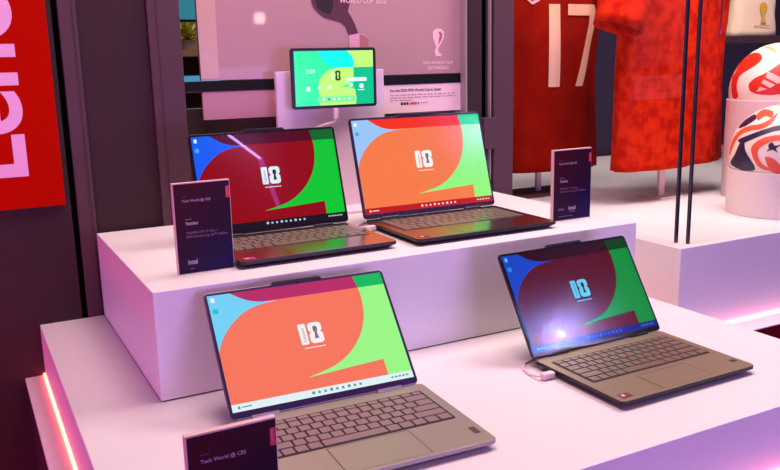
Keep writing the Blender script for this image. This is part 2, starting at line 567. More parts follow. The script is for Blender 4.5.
def make_display(P, u_w, v_h):
    """screen picture drawn flat on the glass, layers a fraction of a millimetre apart"""
    b = MB()
    X = lambda u: (u - 0.5) * u_w
    Y = lambda v: v * v_h
    Q = lambda pts: [(X(u), Y(v)) for u, v in pts]
    e = 0.00008
    blue = [(0, .40), (0, 1), (.2, 1), (.42, .87)]
    b.rect(X(0), X(1), Y(0), Y(1), 0, 0)                      # green ground
    b.flat(Q([(0, .35), (.5, .80), (.5, 1), (0, 1)]), e, 1)    # blue corner
    b.flat(Q(RED_MAIN), 2 * e, 2)
    # darker top band over the red and over the green
    band_r = [p for p in RIGHT_ARC if p[1] >= BAND_Y]
    band_l = [p for p in TOP_ARC if p[1] >= BAND_Y]
    b.flat(Q([(band_l[0][0], BAND_Y)] + band_l[1:] + band_r + [(.840, BAND_Y)]), 3 * e, 3)
    b.flat(Q([(.840, BAND_Y)] + list(reversed(band_r)) + [(1, 1), (1, BAND_Y)]), 3 * e, 4)
    # taskbar
    b.rect(X(0), X(1), Y(0), Y(.062), 4 * e, 5)
    for k in range(9):
        u = .42 + k * .033
        s = .011 if k % 3 else .013
        b.rect(X(u), X(u + s * 1.2), Y(.021), Y(.021 + s * 1.8), 5 * e, 6)
    b.rect(X(.03), X(.042), Y(.02), Y(.042), 5 * e, 6)
    b.rect(X(.05), X(.10), Y(.027), Y(.036), 5 * e, 6)
    for k in range(5):
        b.rect(X(.87 + k * .022), X(.885 + k * .022), Y(.025), Y(.038), 5 * e, 6)
    # desktop icons
    b.rect(X(.015), X(.035), Y(.935), Y(.975), 5 * e, 7)
    b.flat([(X(.028) + .005 * math.cos(a * .628), Y(.855) + .005 * math.sin(a * .628)) for a in range(10)], 5 * e, 8)
    # two-glyph emblem: bar with tiny upright lettering, notched figure with keyhole
    x0, x1 = X(.436), X(.478)
    b.flat(rrect(x0, x1, Y(.445), Y(.63), .0016), 5 * e, 7)
    g0, g1 = X(.489), X(.566)
    b.flat([(g0 + (g1 - g0) * a, Y(.445) + (Y(.63) - Y(.445)) * c) for a, c in GLYPH_EIGHT], 5 * e, 7)
    b.flat([(g0 + (g1 - g0) * a, Y(.445) + (Y(.63) - Y(.445)) * c) for a, c in KEYHOLE], 6 * e, 9)
    b.text('Lenovo', .0085, x1 - .0036, Y(.468), 6 * e, 9, rot=R(90))
    for k in range(9):
        b.rect(X(.446 + k * .0132), X(.456 + k * .0132), Y(.408), Y(.417), 5 * e, 7)
    return b


def key_rows(kw, kd):
    """widths of the keys of each row, in key units, function row first"""
    return [
        (0.62, [1.0] * 14 + [0.9]),
        (1.0, [1] * 13 + [1.9]),
        (1.0, [1.45] + [1] * 12 + [1.45]),
        (1.0, [1.75] + [1] * 11 + [2.15]),
        (1.0, [2.3] + [1] * 10 + [2.6]),
        (1.0, [1.1, 1, 1, 1.1, 5.2, 1.1, 1.1, 1.1, 1.1, 1.1]),
    ]


def shade_lid(mats):
    return mats


def laptop(label, x, y, z, yaw, w, d, h, ang, deck, keym, edge, bezel, pal, gain, kbd_bed, camera=True, trackpoint=False, badge=None, sticker=None, chin=0.016, tpad=(0.13, 0.075), bottom_in=0.012, lid_extra=0.006):
    t = thing('laptop', label, 'laptop', (x, y, z), R(yaw), 'open laptops on the plinths')
    th = 0.0155
    # base: flat deck, slimmer underside
    b = MB()
    top = rrect(-w / 2, w / 2, -d, 0, .009)
    mid = rrect(-w / 2, w / 2, -d, 0, .009)
    low = rrect(-w / 2 + bottom_in, w / 2 - bottom_in, -d + bottom_in * 1.1, -.006, .006)
    b.loft([[(p, q, 0.0015) for p, q in low], [(p, q, th - .0065) for p, q in mid], [(p, q, th) for p, q in top]])
    for f in range(len(b.f) - 1):
        b.m[f] = 1
    base = b.build('base', [deck, edge], t, bevel=0.0008)
    # feet strips so that it stands on the surface
    b = MB(); b.box(-w / 2 + .03, w / 2 - .03, -.035, -.025, 0, .002)
    b.build('rubber_foot', M['black'], base)
    b = MB(); b.box(-w / 2 + .03, w / 2 - .03, -d + .03, -d + .04, 0, .002)
    b.build('rubber_foot', M['black'], base)
    # touchpad
    tw, td = tpad
    b = MB()
    b.prism(rrect(-tw / 2, tw / 2, -d + .008, -d + .008 + td, .003), th - .0005, th + .0003, 0)
    b.build('touchpad', deck, base)
    b = MB()
    for (p, q, r_, s_) in ((-tw / 2 - .0011, -tw / 2, -d + .008, -d + .008 + td), (tw / 2, tw / 2 + .0011, -d + .008, -d + .008 + td), (-tw / 2, tw / 2, -d + .008 + td, -d + .0091 + td)):
        b.rect(p, q, r_, s_, th + .0004, 0)
    b.build('touchpad_seam', M['bed_dark'], base)
    if badge:
        b = MB(); b.box(w / 2 - .034 + badge[1], w / 2 - .010, -d + .030, -d + .030 + badge[2], th - .0004, th + .0004)
        b.build('badge', badge[0], base)
    if sticker:
        b = MB(); b.box(-w / 2 + .012, -w / 2 + .034, -d + .010, -d + .026, th - .0004, th + .0003, 0)
        b.rect(-w / 2 + .0165, -w / 2 + .0225, -d + .016, -d + .023, th + .0004, 1)
        b.rect(-w / 2 + .0145, -w / 2 + .0315, -d + .0115, -d + .014, th + .0004, 2)
        b.build('sticker', [sticker, M['print_pale'], M['ink']], base)
    # keyboard
    kw, kd = w * .880, .108 * (d / .225)
    ky1 = -.030 * (d / .225)
    ky0 = ky1 - kd
    b = MB(); b.prism(rrect(-kw / 2 - .003, kw / 2 + .003, ky0 - .003, ky1 + .003, .004), th - .001, th + .0002)
    kb = b.build('keyboard', kbd_bed, t)
    rows = key_rows(kw, kd)
    tot = sum(r[0] for r in rows)
    cache = {}
    yy = ky1
    for rh, ws in rows:
        dy = kd * rh / tot
        un = kw / sum(ws)
        xx = -kw / 2
        for wk in ws:
            sx, sy = un * wk, dy
            kk = (round(sx, 5), round(sy, 5))
            if kk not in cache:
                kb_ = MB()
                g = .0014
                lo = rrect(-sx / 2 + g, sx / 2 - g, -sy / 2 + g, sy / 2 - g, .0018, 3)
                hi = rrect(-sx / 2 + g + .0005, sx / 2 - g - .0005, -sy / 2 + g + .0005, sy / 2 - g - .0005, .0018, 3)
                kb_.loft([[(p, q, 0) for p, q in lo], [(p, q, .0011) for p, q in lo], [(p, q, .0016) for p, q in hi]])
                ko = kb_.build('key', keym, kb)
                cache[kk] = ko
            else:
                ko = cache[kk].copy(); col.objects.link(ko); ko.parent = kb
            ko.location = (xx + sx / 2, yy - dy / 2, th)
            xx += sx
        yy -= dy
    if trackpoint:
        b = MB(); b.loft([[(r_ * math.cos(a * .5236), r_ * math.sin(a * .5236), zz_) for a in range(12)] for r_, zz_ in ((.0034, 0), (.0036, .0025), (.0030, .0034), (.0015, .0038))])
        b.build('pointing_stick', M['trackpoint'], kb, loc=(-.006, ky0 + kd * .52, th), smooth=True)
    # lid
    lt = .0055
    bw = w
    w = w + lid_extra
    b = MB()
    b.prism(rrect(-w / 2, w / 2, .002, h, .008), -lt, 0, 0)
    lid = b.build('lid', edge, t, bevel=0.0009, loc=(0, -.003, th), rot=(R(ang), 0, 0))
    bz = .0055
    b = MB(); b.flat(rrect(-w / 2 + .0012, w / 2 - .0012, .0035, h - .0012, .007), 0, 0)
    b.build('bezel', bezel, lid, loc=(0, 0, .0003))
    dw, dh = w - 2 * bz, h - chin - bz
    disp = make_display(pal, dw, dh).build('display', pal, lid, loc=(0, chin, .0006))
    if camera:
        b = MB()
        b.prism([(-w * .145, h - .001), (w * .145, h - .001), (w * .13, h + .0045), (-w * .13, h + .0045)], -lt - .001, .0008, 0)
        b.build('camera_bar', M['edge_dark'], lid, bevel=0.0006)
        b = MB(); b.cyl(0, h - .0025, .0004, .001, .0016, 14)
        b.build('webcam', M['lens'], lid)
    for sx in (-bw * .32, bw * .32):
        b = MB()
        b.tube([(sx - .022, -.001, th + .0006), (sx + .022, -.001, th + .0006)], .0034, 12)
        b.build('hinge', edge, t)
    return t


M['trackpoint'] = mat('pointing_stick_cap', (190, 40, 40), 0.6)
M['lens'] = mat('lens_glass', (20, 22, 40), 0.05)
M['deck_silver'] = mat('silver_deck', (156, 150, 136), 0.42, metal=0.4)
M['edge_silver'] = mat('silver_edge', (150, 138, 146), 0.35, metal=0.8)
M['key_silver'] = mat('mauve_keys', (134, 114, 114), 0.5)
M['bed_silver'] = mat('key_bed_grey', (26, 16, 20), 0.7)
M['deck_taupe'] = mat('taupe_deck', (136, 124, 104), 0.42, metal=0.35)
M['deck_dark'] = mat('graphite_deck', (168, 156, 152), 0.22, metal=1.0)
M['deck_grey'] = mat('grey_deck', (214, 200, 200), 0.22, metal=1.0)
M['edge_dark'] = mat('dark_edge', (34, 24, 34), 0.35, metal=0.3)
M['key_dark'] = mat('dark_keys', (112, 100, 90), 0.32)
M['key_black'] = mat('black_keys', (98, 88, 82), 0.32)
M['bed_dark'] = mat('key_bed_black', (24, 18, 20), 0.6)
M['bezel_dark'] = mat('bezel_black', (20, 14, 26), 0.2)
M['bezel_sheen'] = mat('bezel_violet_sheen', (48, 34, 78), 0.25)  # violet reflection put into the dark bezel's colour
M['badge_dark'] = mat('badge_grey', (96, 80, 78), 0.4, metal=0.5)
M['badge_mono'] = mat('badge_black', (52, 42, 42), 0.4, metal=0.4)
M['sticker_red'] = mat('sticker_maroon', (120, 24, 50), 0.5)
M['sticker_pink'] = mat('sticker_pink', (200, 40, 110), 0.5)


def palette(tagname, cols, k):
    """green, blue, red, band over red, band over green, taskbar, icons, white, teal dot, dark glyph"""
    names = ('green', 'blue', 'red', 'top_band', 'green_band', 'taskbar', 'icons', 'white', 'dot', 'glyph')
    return [glow('screen_%s_%s' % (tagname, n), c, k) for n, c in zip(names, cols)]


pal_front = palette('front', [(160, 255, 140), (120, 215, 255), (255, 122, 98), (190, 46, 108), (20, 190, 100), (232, 250, 255), (90, 150, 160), (255, 250, 250), (40, 200, 210), (140, 110, 130)], 0.95)
pal_right = palette('right', [(0, 150, 56), (10, 70, 205), (92, 4, 18), (48, 2, 14), (0, 66, 24), (20, 30, 130), (70, 130, 230), (90, 210, 225), (40, 150, 220), (70, 10, 30)], 0.9)
pal_left = palette('left', [(0, 205, 50), (10, 96, 255), (150, 0, 8), (84, 0, 30), (4, 106, 44), (18, 14, 26), (200, 220, 235), (225, 250, 250), (60, 180, 255), (60, 20, 40)], 0.95)
pal_back = palette('back', [(150, 255, 130), (160, 205, 255), (255, 128, 74), (255, 50, 22), (0, 220, 100), (196, 24, 28), (255, 225, 225), (255, 250, 245), (60, 180, 220), (110, 110, 150)], 0.95)

laptop('open silver laptop with mauve keys at the front left, on the lower plinth', 0.2310, -0.175, -H, -2.55, 0.3350, 0.241, 0.2215, 49.8,
       M['deck_silver'], M['key_silver'], M['edge_silver'], M['bezel_sheen'], pal_front, 1, M['bed_silver'],
       lid_extra=-0.010, badge=(M['badge_dark'], .014, .022), chin=.014, tpad=(.128, .078))
laptop('open taupe laptop with dim dark red screen at the front right, on the lower plinth', 0.7868, -0.192, -H, 0.38, 0.3130, 0.2249, 0.2085, 57.2,
       M['deck_taupe'], M['key_dark'], M['edge_dark'], M['bezel_dark'], pal_right, 1, M['bed_dark'],
       trackpoint=True, badge=(M['badge_mono'], .012, .010), sticker=M['sticker_red'], chin=.012, tpad=(.115, .062))
laptop('open grey laptop with deep red screen, on the upper plinth left of the tablet stand', 0.3310, 0.2993, 0, 0.31, 0.3225, 0.2330, 0.2178, 72.7,
       M['deck_grey'], M['key_dark'], M['edge_dark'], M['bezel_dark'], pal_left, 1, M['bed_dark'],
       trackpoint=True, sticker=M['sticker_pink'], chin=.012, tpad=(.115, .062))
laptop('open black laptop with bright orange screen, on the upper plinth beside the right info card', 0.7073, 0.2942, 0, -0.55, 0.3456, 0.243, 0.2332, 72.4,
       M['deck_dark'], M['key_black'], M['edge_dark'], M['bezel_sheen'], pal_back, 1, M['bed_dark'],
       trackpoint=True, sticker=M['sticker_red'], chin=.012, tpad=(.120, .068))

# ------------------------------------------------------------------ info cards
M['card_edge'] = mat('card_pale_edge', (226, 190, 190), 0.5)
M['card_red'] = mat('card_red_tab', (214, 40, 62), 0.5)
M['card_text'] = mat('card_text', (176, 150, 176), 0.5)
M['card_dim'] = mat('card_text_dim', (120, 84, 120), 0.5)


def card_print():
    """the card's printed ground: plum above, navy at the lower right"""
    m = mat('card_print', (44, 6, 40), 0.55, spec=0.15)
    nt = m.node_tree
    b_ = nt.nodes['Principled BSDF']
    tc = nt.nodes.new('ShaderNodeTexCoord')
    gr = nt.nodes.new('ShaderNodeSeparateXYZ')
    ad = nt.nodes.new('ShaderNodeMath'); ad.operation = 'MULTIPLY_ADD'
    ad.inputs[1].default_value = -4.5
    ad2 = nt.nodes.new('ShaderNodeMath'); ad2.operation = 'MULTIPLY_ADD'
    ad2.inputs[1].default_value = 4.0
    rp = nt.nodes.new('ShaderNodeValToRGB')
    rp.color_ramp.elements[0].position = 0.0
    rp.color_ramp.elements[0].color = srgb(64, 4, 28)
    rp.color_ramp.elements[1].position = 1.0
    rp.color_ramp.elements[1].color = srgb(14, 14, 76)
    el = rp.color_ramp.elements.new(0.45); el.color = srgb(38, 4, 36)
    nt.links.new(tc.outputs['Object'], gr.inputs[0])
    nt.links.new(gr.outputs['X'], ad2.inputs[0])
    ad2.inputs[2].default_value = 0.55
    nt.links.new(gr.outputs['Y'], ad.inputs[0])
    nt.links.new(ad2.outputs[0], ad.inputs[2])
    nt.links.new(ad.outputs[0], rp.inputs[0])
    nt.links.new(rp.outputs[0], b_.inputs['Base Color'])
    return m


M['card_print'] = card_print()


def info_card(label, x, y, z, yaw, w, h, lines, foot):
    t = thing('info_card', label, 'sign', (x, y, z), R(yaw), 'info cards beside the laptops')
    b = MB(); b.box(0, w, 0, .008, 0, h)
    b.build('card_block', M['card_edge'], t, bevel=0.0006)
    # printed face, drawn in (x, up), stands on the block's front
    b = MB()
    g = .0022
    b.rect(g, w - .0012, .001, h - g, 0, 0)
    b.rect(w - .0085, w - .0012, h * .80, h * .93, .0002, 1)
    b.text('Lenovo', .0032, .0155, h * .845, .0002, 3)
    b.text('Tech World @ CES', .0062, .0155, h * .79, .0002, 2, bold=.00012)
    b.text('Lenovo', .0040, .019, h * .595, .0002, 2)
    b.text('ThinkPad', .0070, .019, h * .540, .0002, 2, bold=.0003, sx=.85)
    b.text(lines[0], .0062, .019, h * .44, .0002, 3, bold=.00012)
    b.text(lines[1], .0062, .019, h * .395, .0002, 3, bold=.00012)
    if foot == 1:
        b.text('intel', .0125, .019, h * .105, .0002, 2, bold=.0003, sx=.8)
        b.rect(.022, .030, h * .05, h * .058, .0002, 3)
    else:
        b.text('intel', .009, .016, h * .145, .0002, 3, bold=.0003)
        b.text('intel', .012, .045, h * .145, .0002, 2, bold=.0003)
        b.rect(.047, .064, h * .115, h * .125, .0002, 3)
        b.rect(.016, .058, h * .055, h * .063, .0002, 3)
    b.text('Lenovo', .0048, w - .0048, h * .825, .0003, 2, rot=R(90))
    o = b.build('printed_face', [M['card_print'], M['card_red'], M['card_text'], M['card_dim']], t, loc=(0, -.0006, 0), rot=(R(90), 0, 0))
    return t


info_card('dark plum info card standing left of the deep red laptop screen', 0.0650, 0.092, 0, 1.0, 0.1035, 0.163, ('ThinkPad X9 14 Gen 1', 'FIFA World Cup 26™ Edition'), 1)
info_card('dark plum info card standing at the right end of the upper plinth', 0.912, 0.109, 0, 0.0, 0.110, 0.161, ('ThinkPad X1 Carbon', 'FIFA World Cup 26™ Edition'), 2)
info_card('dark plum info card at the front left corner, cut off by the picture edge', -0.0775, -0.505, -H, 0.0, 0.1035, 0.166, ('ThinkPad T14 Gen 1', 'FIFA World Cup 26™ Edition'), 1)

# ------------------------------------------------------------------ tablet on its stand
M['stand_white'] = mat('acrylic_white', (236, 214, 228), 0.35)
t = thing('tablet_stand', 'white upright board stand holding the tablet, between the back laptops', 'stand', (0.58, 0.552, 0))
b = MB(); b.box(-0.146, 0.143, 0, 0.012, 0.004, 0.344)
b.build('back_board', M['stand_white'], t, bevel=0.001)
b = MB(); b.box(-0.146, 0.143, -0.09, 0.0, 0.0, 0.006)
b.build('foot', M['stand_white'], t, bevel=0.001)
b = MB(); b.box(-0.05, 0.05, -0.024, 0.0, 0.285, 0.335)
b.build('mount', M['stand_white'], t, bevel=0.002)

scr = [glow('tablet_' + n, c, 1.15) for n, c in (('green', (45, 240, 165)), ('cyan', (0, 245, 235)), ('lime', (190, 250, 120)), ('teal', (0, 190, 140)), ('white', (225, 255, 240)), ('dark', (40, 70, 40)), ('mid', (120, 240, 160)))]
t = thing('tablet', 'tablet with green and lime screen, mounted on the white stand board', 'tablet', (0.574, 0.522, 0.2545), 0)
TW, TH = 0.2250, 0.1430
b = MB(); b.prism(rrect(-TW / 2, TW / 2, 0, TH, .008), -.0055, 0)
b.build('body', [M['edge_dark']], t, bevel=.001, rot=(R(90), 0, 0))
b = MB(); e = .00012
sw, sh, ox, oy = TW - .017, TH - .014, -(TW - .017) / 2, .007
PX = lambda pts: [(ox + u * sw, oy + v * sh) for u, v in pts]
b.rect(ox, ox + sw, oy, oy + sh, 0.0004, 0)
b.flat(PX(smooth_pts([(.30, 1), (.34, .85), (.46, .71), (.62, .67), (.75, .68)]) + [(.75, .9), (.72, 1)]), .0004 + e, 1)
b.flat(PX([(.74, .69)] + smooth_pts([(.74, .69), (.75, .8), (.72, .9), (.66, 1)]) + [(1, 1), (1, .69)]), .0004 + 2 * e, 2)
b.flat(PX([(.74, .69), (1, .69), (1, 0), (.74, 0)]), .0004 + e, 3)
b.flat(PX(smooth_pts([(.30, 0), (.29, .35), (.33, .53), (.44, .65), (.58, .69), (.74, .69)]) + smooth_pts([(.74, .69), (.735, .50), (.67, .39), (.55, .32)]) + [(.66, .33), (.755, .28), (.77, .1), (.76, 0)]), .0004 + 3 * e, 2)
b.flat([(ox + sw * .455 + .012 * 0 + p * .010, oy + sh * .47 + q * .020) for p, q in [(0, 0), (.5, 0), (.5, 1), (0, 1)]], .0004 + 4 * e, 4)
b.flat([(ox + sw * .505 + p * .014, oy + sh * .45 + q * .024) for p, q in GLYPH_EIGHT], .0004 + 4 * e, 5)
b.flat([(ox + sw * .505 + p * .014, oy + sh * .45 + q * .024) for p, q in KEYHOLE], .0004 + 5 * e, 2)
b.text('3:09', .015, ox + sw * .13, oy + sh * .59, .0004 + 5 * e, 4)
b.rect(ox + sw * .13, ox + sw * .30, oy + sh * .475, oy + sh * .485, .0004 + 5 * e, 6)
b.flat(rrect(ox + sw * .65, ox + sw * .91, oy + sh * .43, oy + sh * .50, .003), .0004 + 5 * e, 4)
for u, v, r_ in ((.16, .31, .006), (.30, .33, .004), (.43, .33, .005), (.70, .36, .005), (.84, .34, .006)):
    b.flat([(ox + sw * u + r_ * math.cos(a * .5236), oy + sh * v + r_ * math.sin(a * .5236)) for a in range(12)], .0004 + 5 * e, 4)
b.rect(ox + sw * .79, ox + sw * .88, oy + sh * .26, oy + sh * .275, .0004 + 5 * e, 4)
b.flat(rrect(ox + sw * .27, ox + sw * .75, oy + sh * .055, oy + sh * .165, .006), .0004 + 4 * e, 6)
for k in range(6):
    b.flat([(ox + sw * (.35 + k * .065) + .0035 * math.cos(a * .5236), oy + sh * .11 + .0035 * math.sin(a * .5236)) for a in range(12)], .0004 + 5 * e, (4, 3, 4, 4, 2, 4)[k])
b.build('display', scr, t, rot=(R(90), 0, 0))

M['cable'] = mat('white_cable', (240, 214, 222), 0.4)
t = thing('charging_cable', 'white cable plugged into the bottom of the tablet', 'cable', (0.574, 0.5245, 0.2535))
b = MB(); b.box(-.006, .006, -.0035, .0035, -.026, 0); b.build('plug', M['cable'], t, bevel=.0015)
b = MB(); b.tube([(0, 0, -.026), (-.004, 0, -.033), (-.016, .004, -.036), (-.034, .008, -.040), (-.052, .012, -.048), (-.068, .016, -.058), (-.078, .018, -.075), (-.084, .014, -.11), (-.086, .006, -.2), (-.086, -.02, -.2445)], .0026, 8)
b.build('cord', M['cable'], t, smooth=True)


def side_plug(label, x, y, z, cord):
    t = thing('charging_cable', label, 'cable', (x, y, z))
    b = MB(); b.box(-.026, -.0006, -.0065, .0065, .0025, .0130); b.build('plug', M['cable'], t, bevel=.002)
    b = MB(); b.tube(cord, .0022, 8); b.build('cord', M['cable'], t, smooth=True)
    return t


side_plug('white cable plugged into the left side of the taupe front right laptop', 0.6295, -0.250, -H,
          [(-.026, 0, .0078), (-.030, .008, .006), (-.030, .030, .0030), (-.024, .055, .0024), (-.005, .078, .0024), (.04, .095, .0024), (.10, .100, .0024)])
side_plug('white cable plugged into the left side of the black laptop on the upper plinth', 0.5345, 0.245, 0,
          [(-.026, 0, .0075), (-.030, .006, .006), (-.031, .016, .003), (-.027, .04, .0024), (-.008, .07, .0024), (.03, .095, .0024), (.08, .105, .0024)])


# ------------------------------------------------------------------ jerseys in the case
def cloth(name, rgb, dark, scale):
    m = mat(name, rgb, 0.8, spec=0.04)
    nt = m.node_tree
    b_ = nt.nodes['Principled BSDF']
    tc = nt.nodes.new('ShaderNodeTexCoord')
    vo = nt.nodes.new('ShaderNodeTexNoise'); vo.inputs['Scale'].default_value = scale
    vo.inputs['Detail'].default_value = 3
    rp = nt.nodes.new('ShaderNodeValToRGB')
    rp.color_ramp.elements[0].position = .38; rp.color_ramp.elements[0].color = srgb(*dark)
    rp.color_ramp.elements[1].position = .58; rp.color_ramp.elements[1].color = srgb(*rgb)
    nt.links.new(tc.outputs['Object'], vo.inputs['Vector'])
    nt.links.new(vo.outputs['Fac'], rp.inputs[0])
    nt.links.new(rp.outputs[0], b_.inputs['Base Color'])
    nz = nt.nodes.new('ShaderNodeTexNoise'); nz.inputs['Scale'].default_value = 900
    bp = nt.nodes.new('ShaderNodeBump'); bp.inputs['Strength'].default_value = .15; bp.inputs['Distance'].default_value = .001
    nt.links.new(tc.outputs['Object'], nz.inputs['Vector'])
    nt.links.new(nz.outputs['Fac'], bp.inputs['Height'])
    nt.links.new(bp.outputs['Normal'], b_.inputs['Normal'])
    return m


M['jersey_dark'] = cloth('deep_red_cloth', (142, 22, 8), (132, 16, 6), 12)
M['jersey_red'] = cloth('bright_red_cloth', (212, 46, 14), (178, 24, 8), 30)
M['jersey_in'] = mat('cloth_inside', (120, 10, 12), 0.8)
M['number'] = mat('number_cream', (236, 190, 160), 0.6)
M['trim_pink'] = mat('trim_pink', (240, 170, 180), 0.6)
M['number_navy'] = mat('number_edge_violet', (90, 50, 170), 0.5)
M['number_rose'] = mat('number_rose', (230, 60, 80), 0.5)


class Jersey:
    """torso shell: half width a(z), half depth c(z), soft folds"""
    def __init__(s, a0, c0, hgt, seed):
        s.a0, s.c0, s.h, s.seed = a0, c0, hgt, seed

    def prof(s, v):
        # v 0 hem .. 1 shoulder
        a = s.a0 * (1.0 - .05 * math.sin(v * 3.0) + .02 * v)
        c = s.c0
        if v > .80:
            k = (v - .80) / .20
            a *= 1 - .55 * k * k
            c *= 1 - .35 * k
        return a, c

    def fold(s, th, v):
        return .004 * math.sin(th * 7 + s.seed + v * 2) * (1 - .6 * v) + .003 * math.sin(th * 13 + s.seed * 2 - v * 4) + .003 * math.sin(th * 3 + v * 9 + s.seed)

    def pt(s, th, v):
        a, c = s.prof(v)
        f = s.fold(th, v)
        return (math.cos(th) * (a + f), math.sin(th) * (c + f * 1.4), v * s.h)

    def front(s, x, z):
        v = z / s.h
        a, c = s.prof(v)
        th = -math.acos(max(-1, min(1, x / a)))
        th = th if th < 0 else -th
        p = s.pt(th, v)
        return p[1]

    def mesh(s):
        b = MB()
        n, mrow = 72, 36
        rings = [[s.pt(2 * math.pi * k / n, v / mrow) for k in range(n)] for v in range(mrow + 1)]
        b.loft(rings, 0, cap=False)
        return b


def dense(poly, step):
    """triangulate a 2D outline and split it fine enough to follow a curved surface"""
    tris = tessellate_polygon([[Vector((x, y, 0)) for x, y in poly]])
    bm = bmesh.new()
    vs_ = [bm.verts.new((x, y, 0)) for x, y in poly]
    for a, b_, c in tris:
        try:
            f = bm.faces.new((vs_[a], vs_[b_], vs_[c]))
        except ValueError:
            pass
    bm.normal_update()
    for f in bm.faces:
        if f.normal.z < 0:
            f.normal_flip()
    for _ in range(6):
        es = [e_ for e_ in bm.edges if e_.calc_length() > step]
        if not es:
            break
        bmesh.ops.subdivide_edges(bm, edges=es, cuts=1)
        bmesh.ops.triangulate(bm, faces=bm.faces[:])
    bm.verts.index_update()
    v = [tuple(x.co[:2]) for x in bm.verts]
    f = [tuple(x.index for x in fc.verts) for fc in bm.faces]
    bm.free()
    return v, f


def decal(b, poly, fn, mi=0, step=.012):
    v, f = dense(poly, step)
    b.add([fn(x, y) for x, y in v], f, mi)


# left jersey, deep red, number 17
J = Jersey(.235, .085, .70, 1.0)
t = thing('jersey', 'deep red football jersey with cream number 17, hanging behind the dark post', 'jersey', (1.470, 0.90, -0.005), R(-10))
o = J.mesh().build('torso', M['jersey_dark'], t, smooth=True)
so = o.modifiers.new('thick', 'SOLIDIFY'); so.thickness = .003; so.offset = -1
b = MB()
nf = lambda x, y: (x + .026, J.front(x + .026, y) - .003, y)
decal(b, [(-.020, .275), (.018, .275), (.018, .535), (-.022, .535)], nf)
decal(b, [(.080, .275), (.106, .275), (.172, .475), (.172, .535), (.045, .535), (.045, .500), (.138, .500), (.136, .475)], nf)
b.build('number', M['number'], t, smooth=True)
b = MB()
decal(b, [(-.115, .56), (-.108, .553), (-.085, .532), (-.060, .545), (-.066, .553), (-.086, .542), (-.104, .560)], nf)
b.build('shoulder_patch', M['trim_pink'], t, smooth=True)
for sgn in (-1, 1):
    b = MB()
    rings = []
    for k in range(9):
        s = k / 8
        c_ = Vector((sgn * (.13 + .16 * s), 0, .66 - .14 * s))
        r1, r2 = .085 - .012 * s, .062
        ax = Vector((sgn * .14, 0, .16)).normalized()
        rings.append([tuple(c_ + ax * (r1 * math.cos(q)) + Vector((0, 1, 0)) * (r2 * math.sin(q))) for q in [2 * math.pi * i / 28 for i in range(28)]])
    if sgn < 0:
        rings = [list(reversed(r_)) for r_ in rings]
    b.loft(rings, 0, cap=False)
    o = b.build('sleeve', M['jersey_dark'], t, smooth=True)
    so = o.modifiers.new('thick', 'SOLIDIFY'); so.thickness = .003

# right jersey, bright red
J2 = Jersey(.276, .080, .75, 2.3)
t = thing('jersey', 'bright red patterned football jersey beside the two footballs', 'jersey', (1.808, 0.625, 0.012), R(9))
o = J2.mesh().build('torso', M['jersey_red'], t, smooth=True)
so = o.modifiers.new('thick', 'SOLIDIFY'); so.thickness = .003; so.offset = -1
nf2 = lambda x, y: (x, J2.front(x, y) - .003, y)
b = MB()
decal(b, [(0.130, 0.408), (0.172, 0.408), (0.172, 0.620), (0.130, 0.620), (0.130, 0.588), (0.152, 0.588), (0.152, 0.432), (0.130, 0.432)], nf2, 0)
nf3 = lambda x, y: (x, J2.front(x, y) - .0045, y)
decal(b, [(0.134, 0.413), (0.168, 0.413), (0.168, 0.620), (0.156, 0.620), (0.156, 0.427), (0.134, 0.427)], nf3, 1)
b.build('number', [M['number_navy'], M['number_rose']], t, smooth=True)
b = MB()
decal(b, [(.245, .44), (.253, .45), (.258, .56), (.250, .60), (.240, .60), (.248, .55)], nf2, 0)
b.build('piping', M['trim_pink'], t, smooth=True)
for sgn in (-1, 1):
    b = MB()
    rings = []
    P0 = Vector((sgn * .23, -.02, .67)); P1 = Vector((-.345, -.050, .428)) if sgn < 0 else Vector((.245, .01, .585))
    for k in range(10):
        s = k / 9
        c_ = P0.lerp(P1, s)
        ax = Vector((1, .1 * sgn, .28 * sgn)).normalized()
        r1, r2 = .092 - .012 * s, .060
        rings.append([tuple(c_ + ax * ((r1 + .004 * math.sin(4 * q)) * math.cos(q)) + Vector((0, 1, 0)) * (r2 * math.sin(q))) for q in [2 * math.pi * i / 32 for i in range(32)]])
    rings = [list(reversed(r_)) for r_ in rings]
    b.loft(rings, 0, cap=False)
    o = b.build('sleeve', M['jersey_red'], t, smooth=True)
    so = o.modifiers.new('thick', 'SOLIDIFY'); so.thickness = .003

# garment stands
M['stand_pink'] = mat('stand_pale', (236, 206, 210), 0.45)
M['stand_dark'] = mat('stand_dark', (84, 46, 50), 0.5)
t = thing('garment_stand', 'dark round-footed stand under the deep red jersey', 'stand', (1.490, 0.90, CZ))
b = MB(); b.box(-.11, .11, -.07, .07, 0, .012); b.build('base_plate', M['stand_dark'], t, bevel=.002)
b = MB(); b.tube([(0, 0, .012), (0, 0, .62)], .011, 16); b.build('pole', M['stand_pink'], t, smooth=True)
t = thing('garment_stand', 'pale stand with straight pole under the bright red jersey', 'stand', (1.775, 0.62, CZ))
b = MB(); b.box(-.012, .012, -.006, .006, .006, .70); b.build('pole', M['stand_pink'], t, bevel=.001)
b = MB(); b.box(-.05, .05, -.05, .05, 0, .006); b.build('base_plate', M['white'], t, bevel=.001)

# ------------------------------------------------------------------ footballs on cylinders
M['cyl'] = mat('matt_white_cylinder', (232, 214, 212), 0.6)
LC = Vector((1.842, 0.236, 0)); UC = Vector((2.078, 0.432, 0))
BR = .138


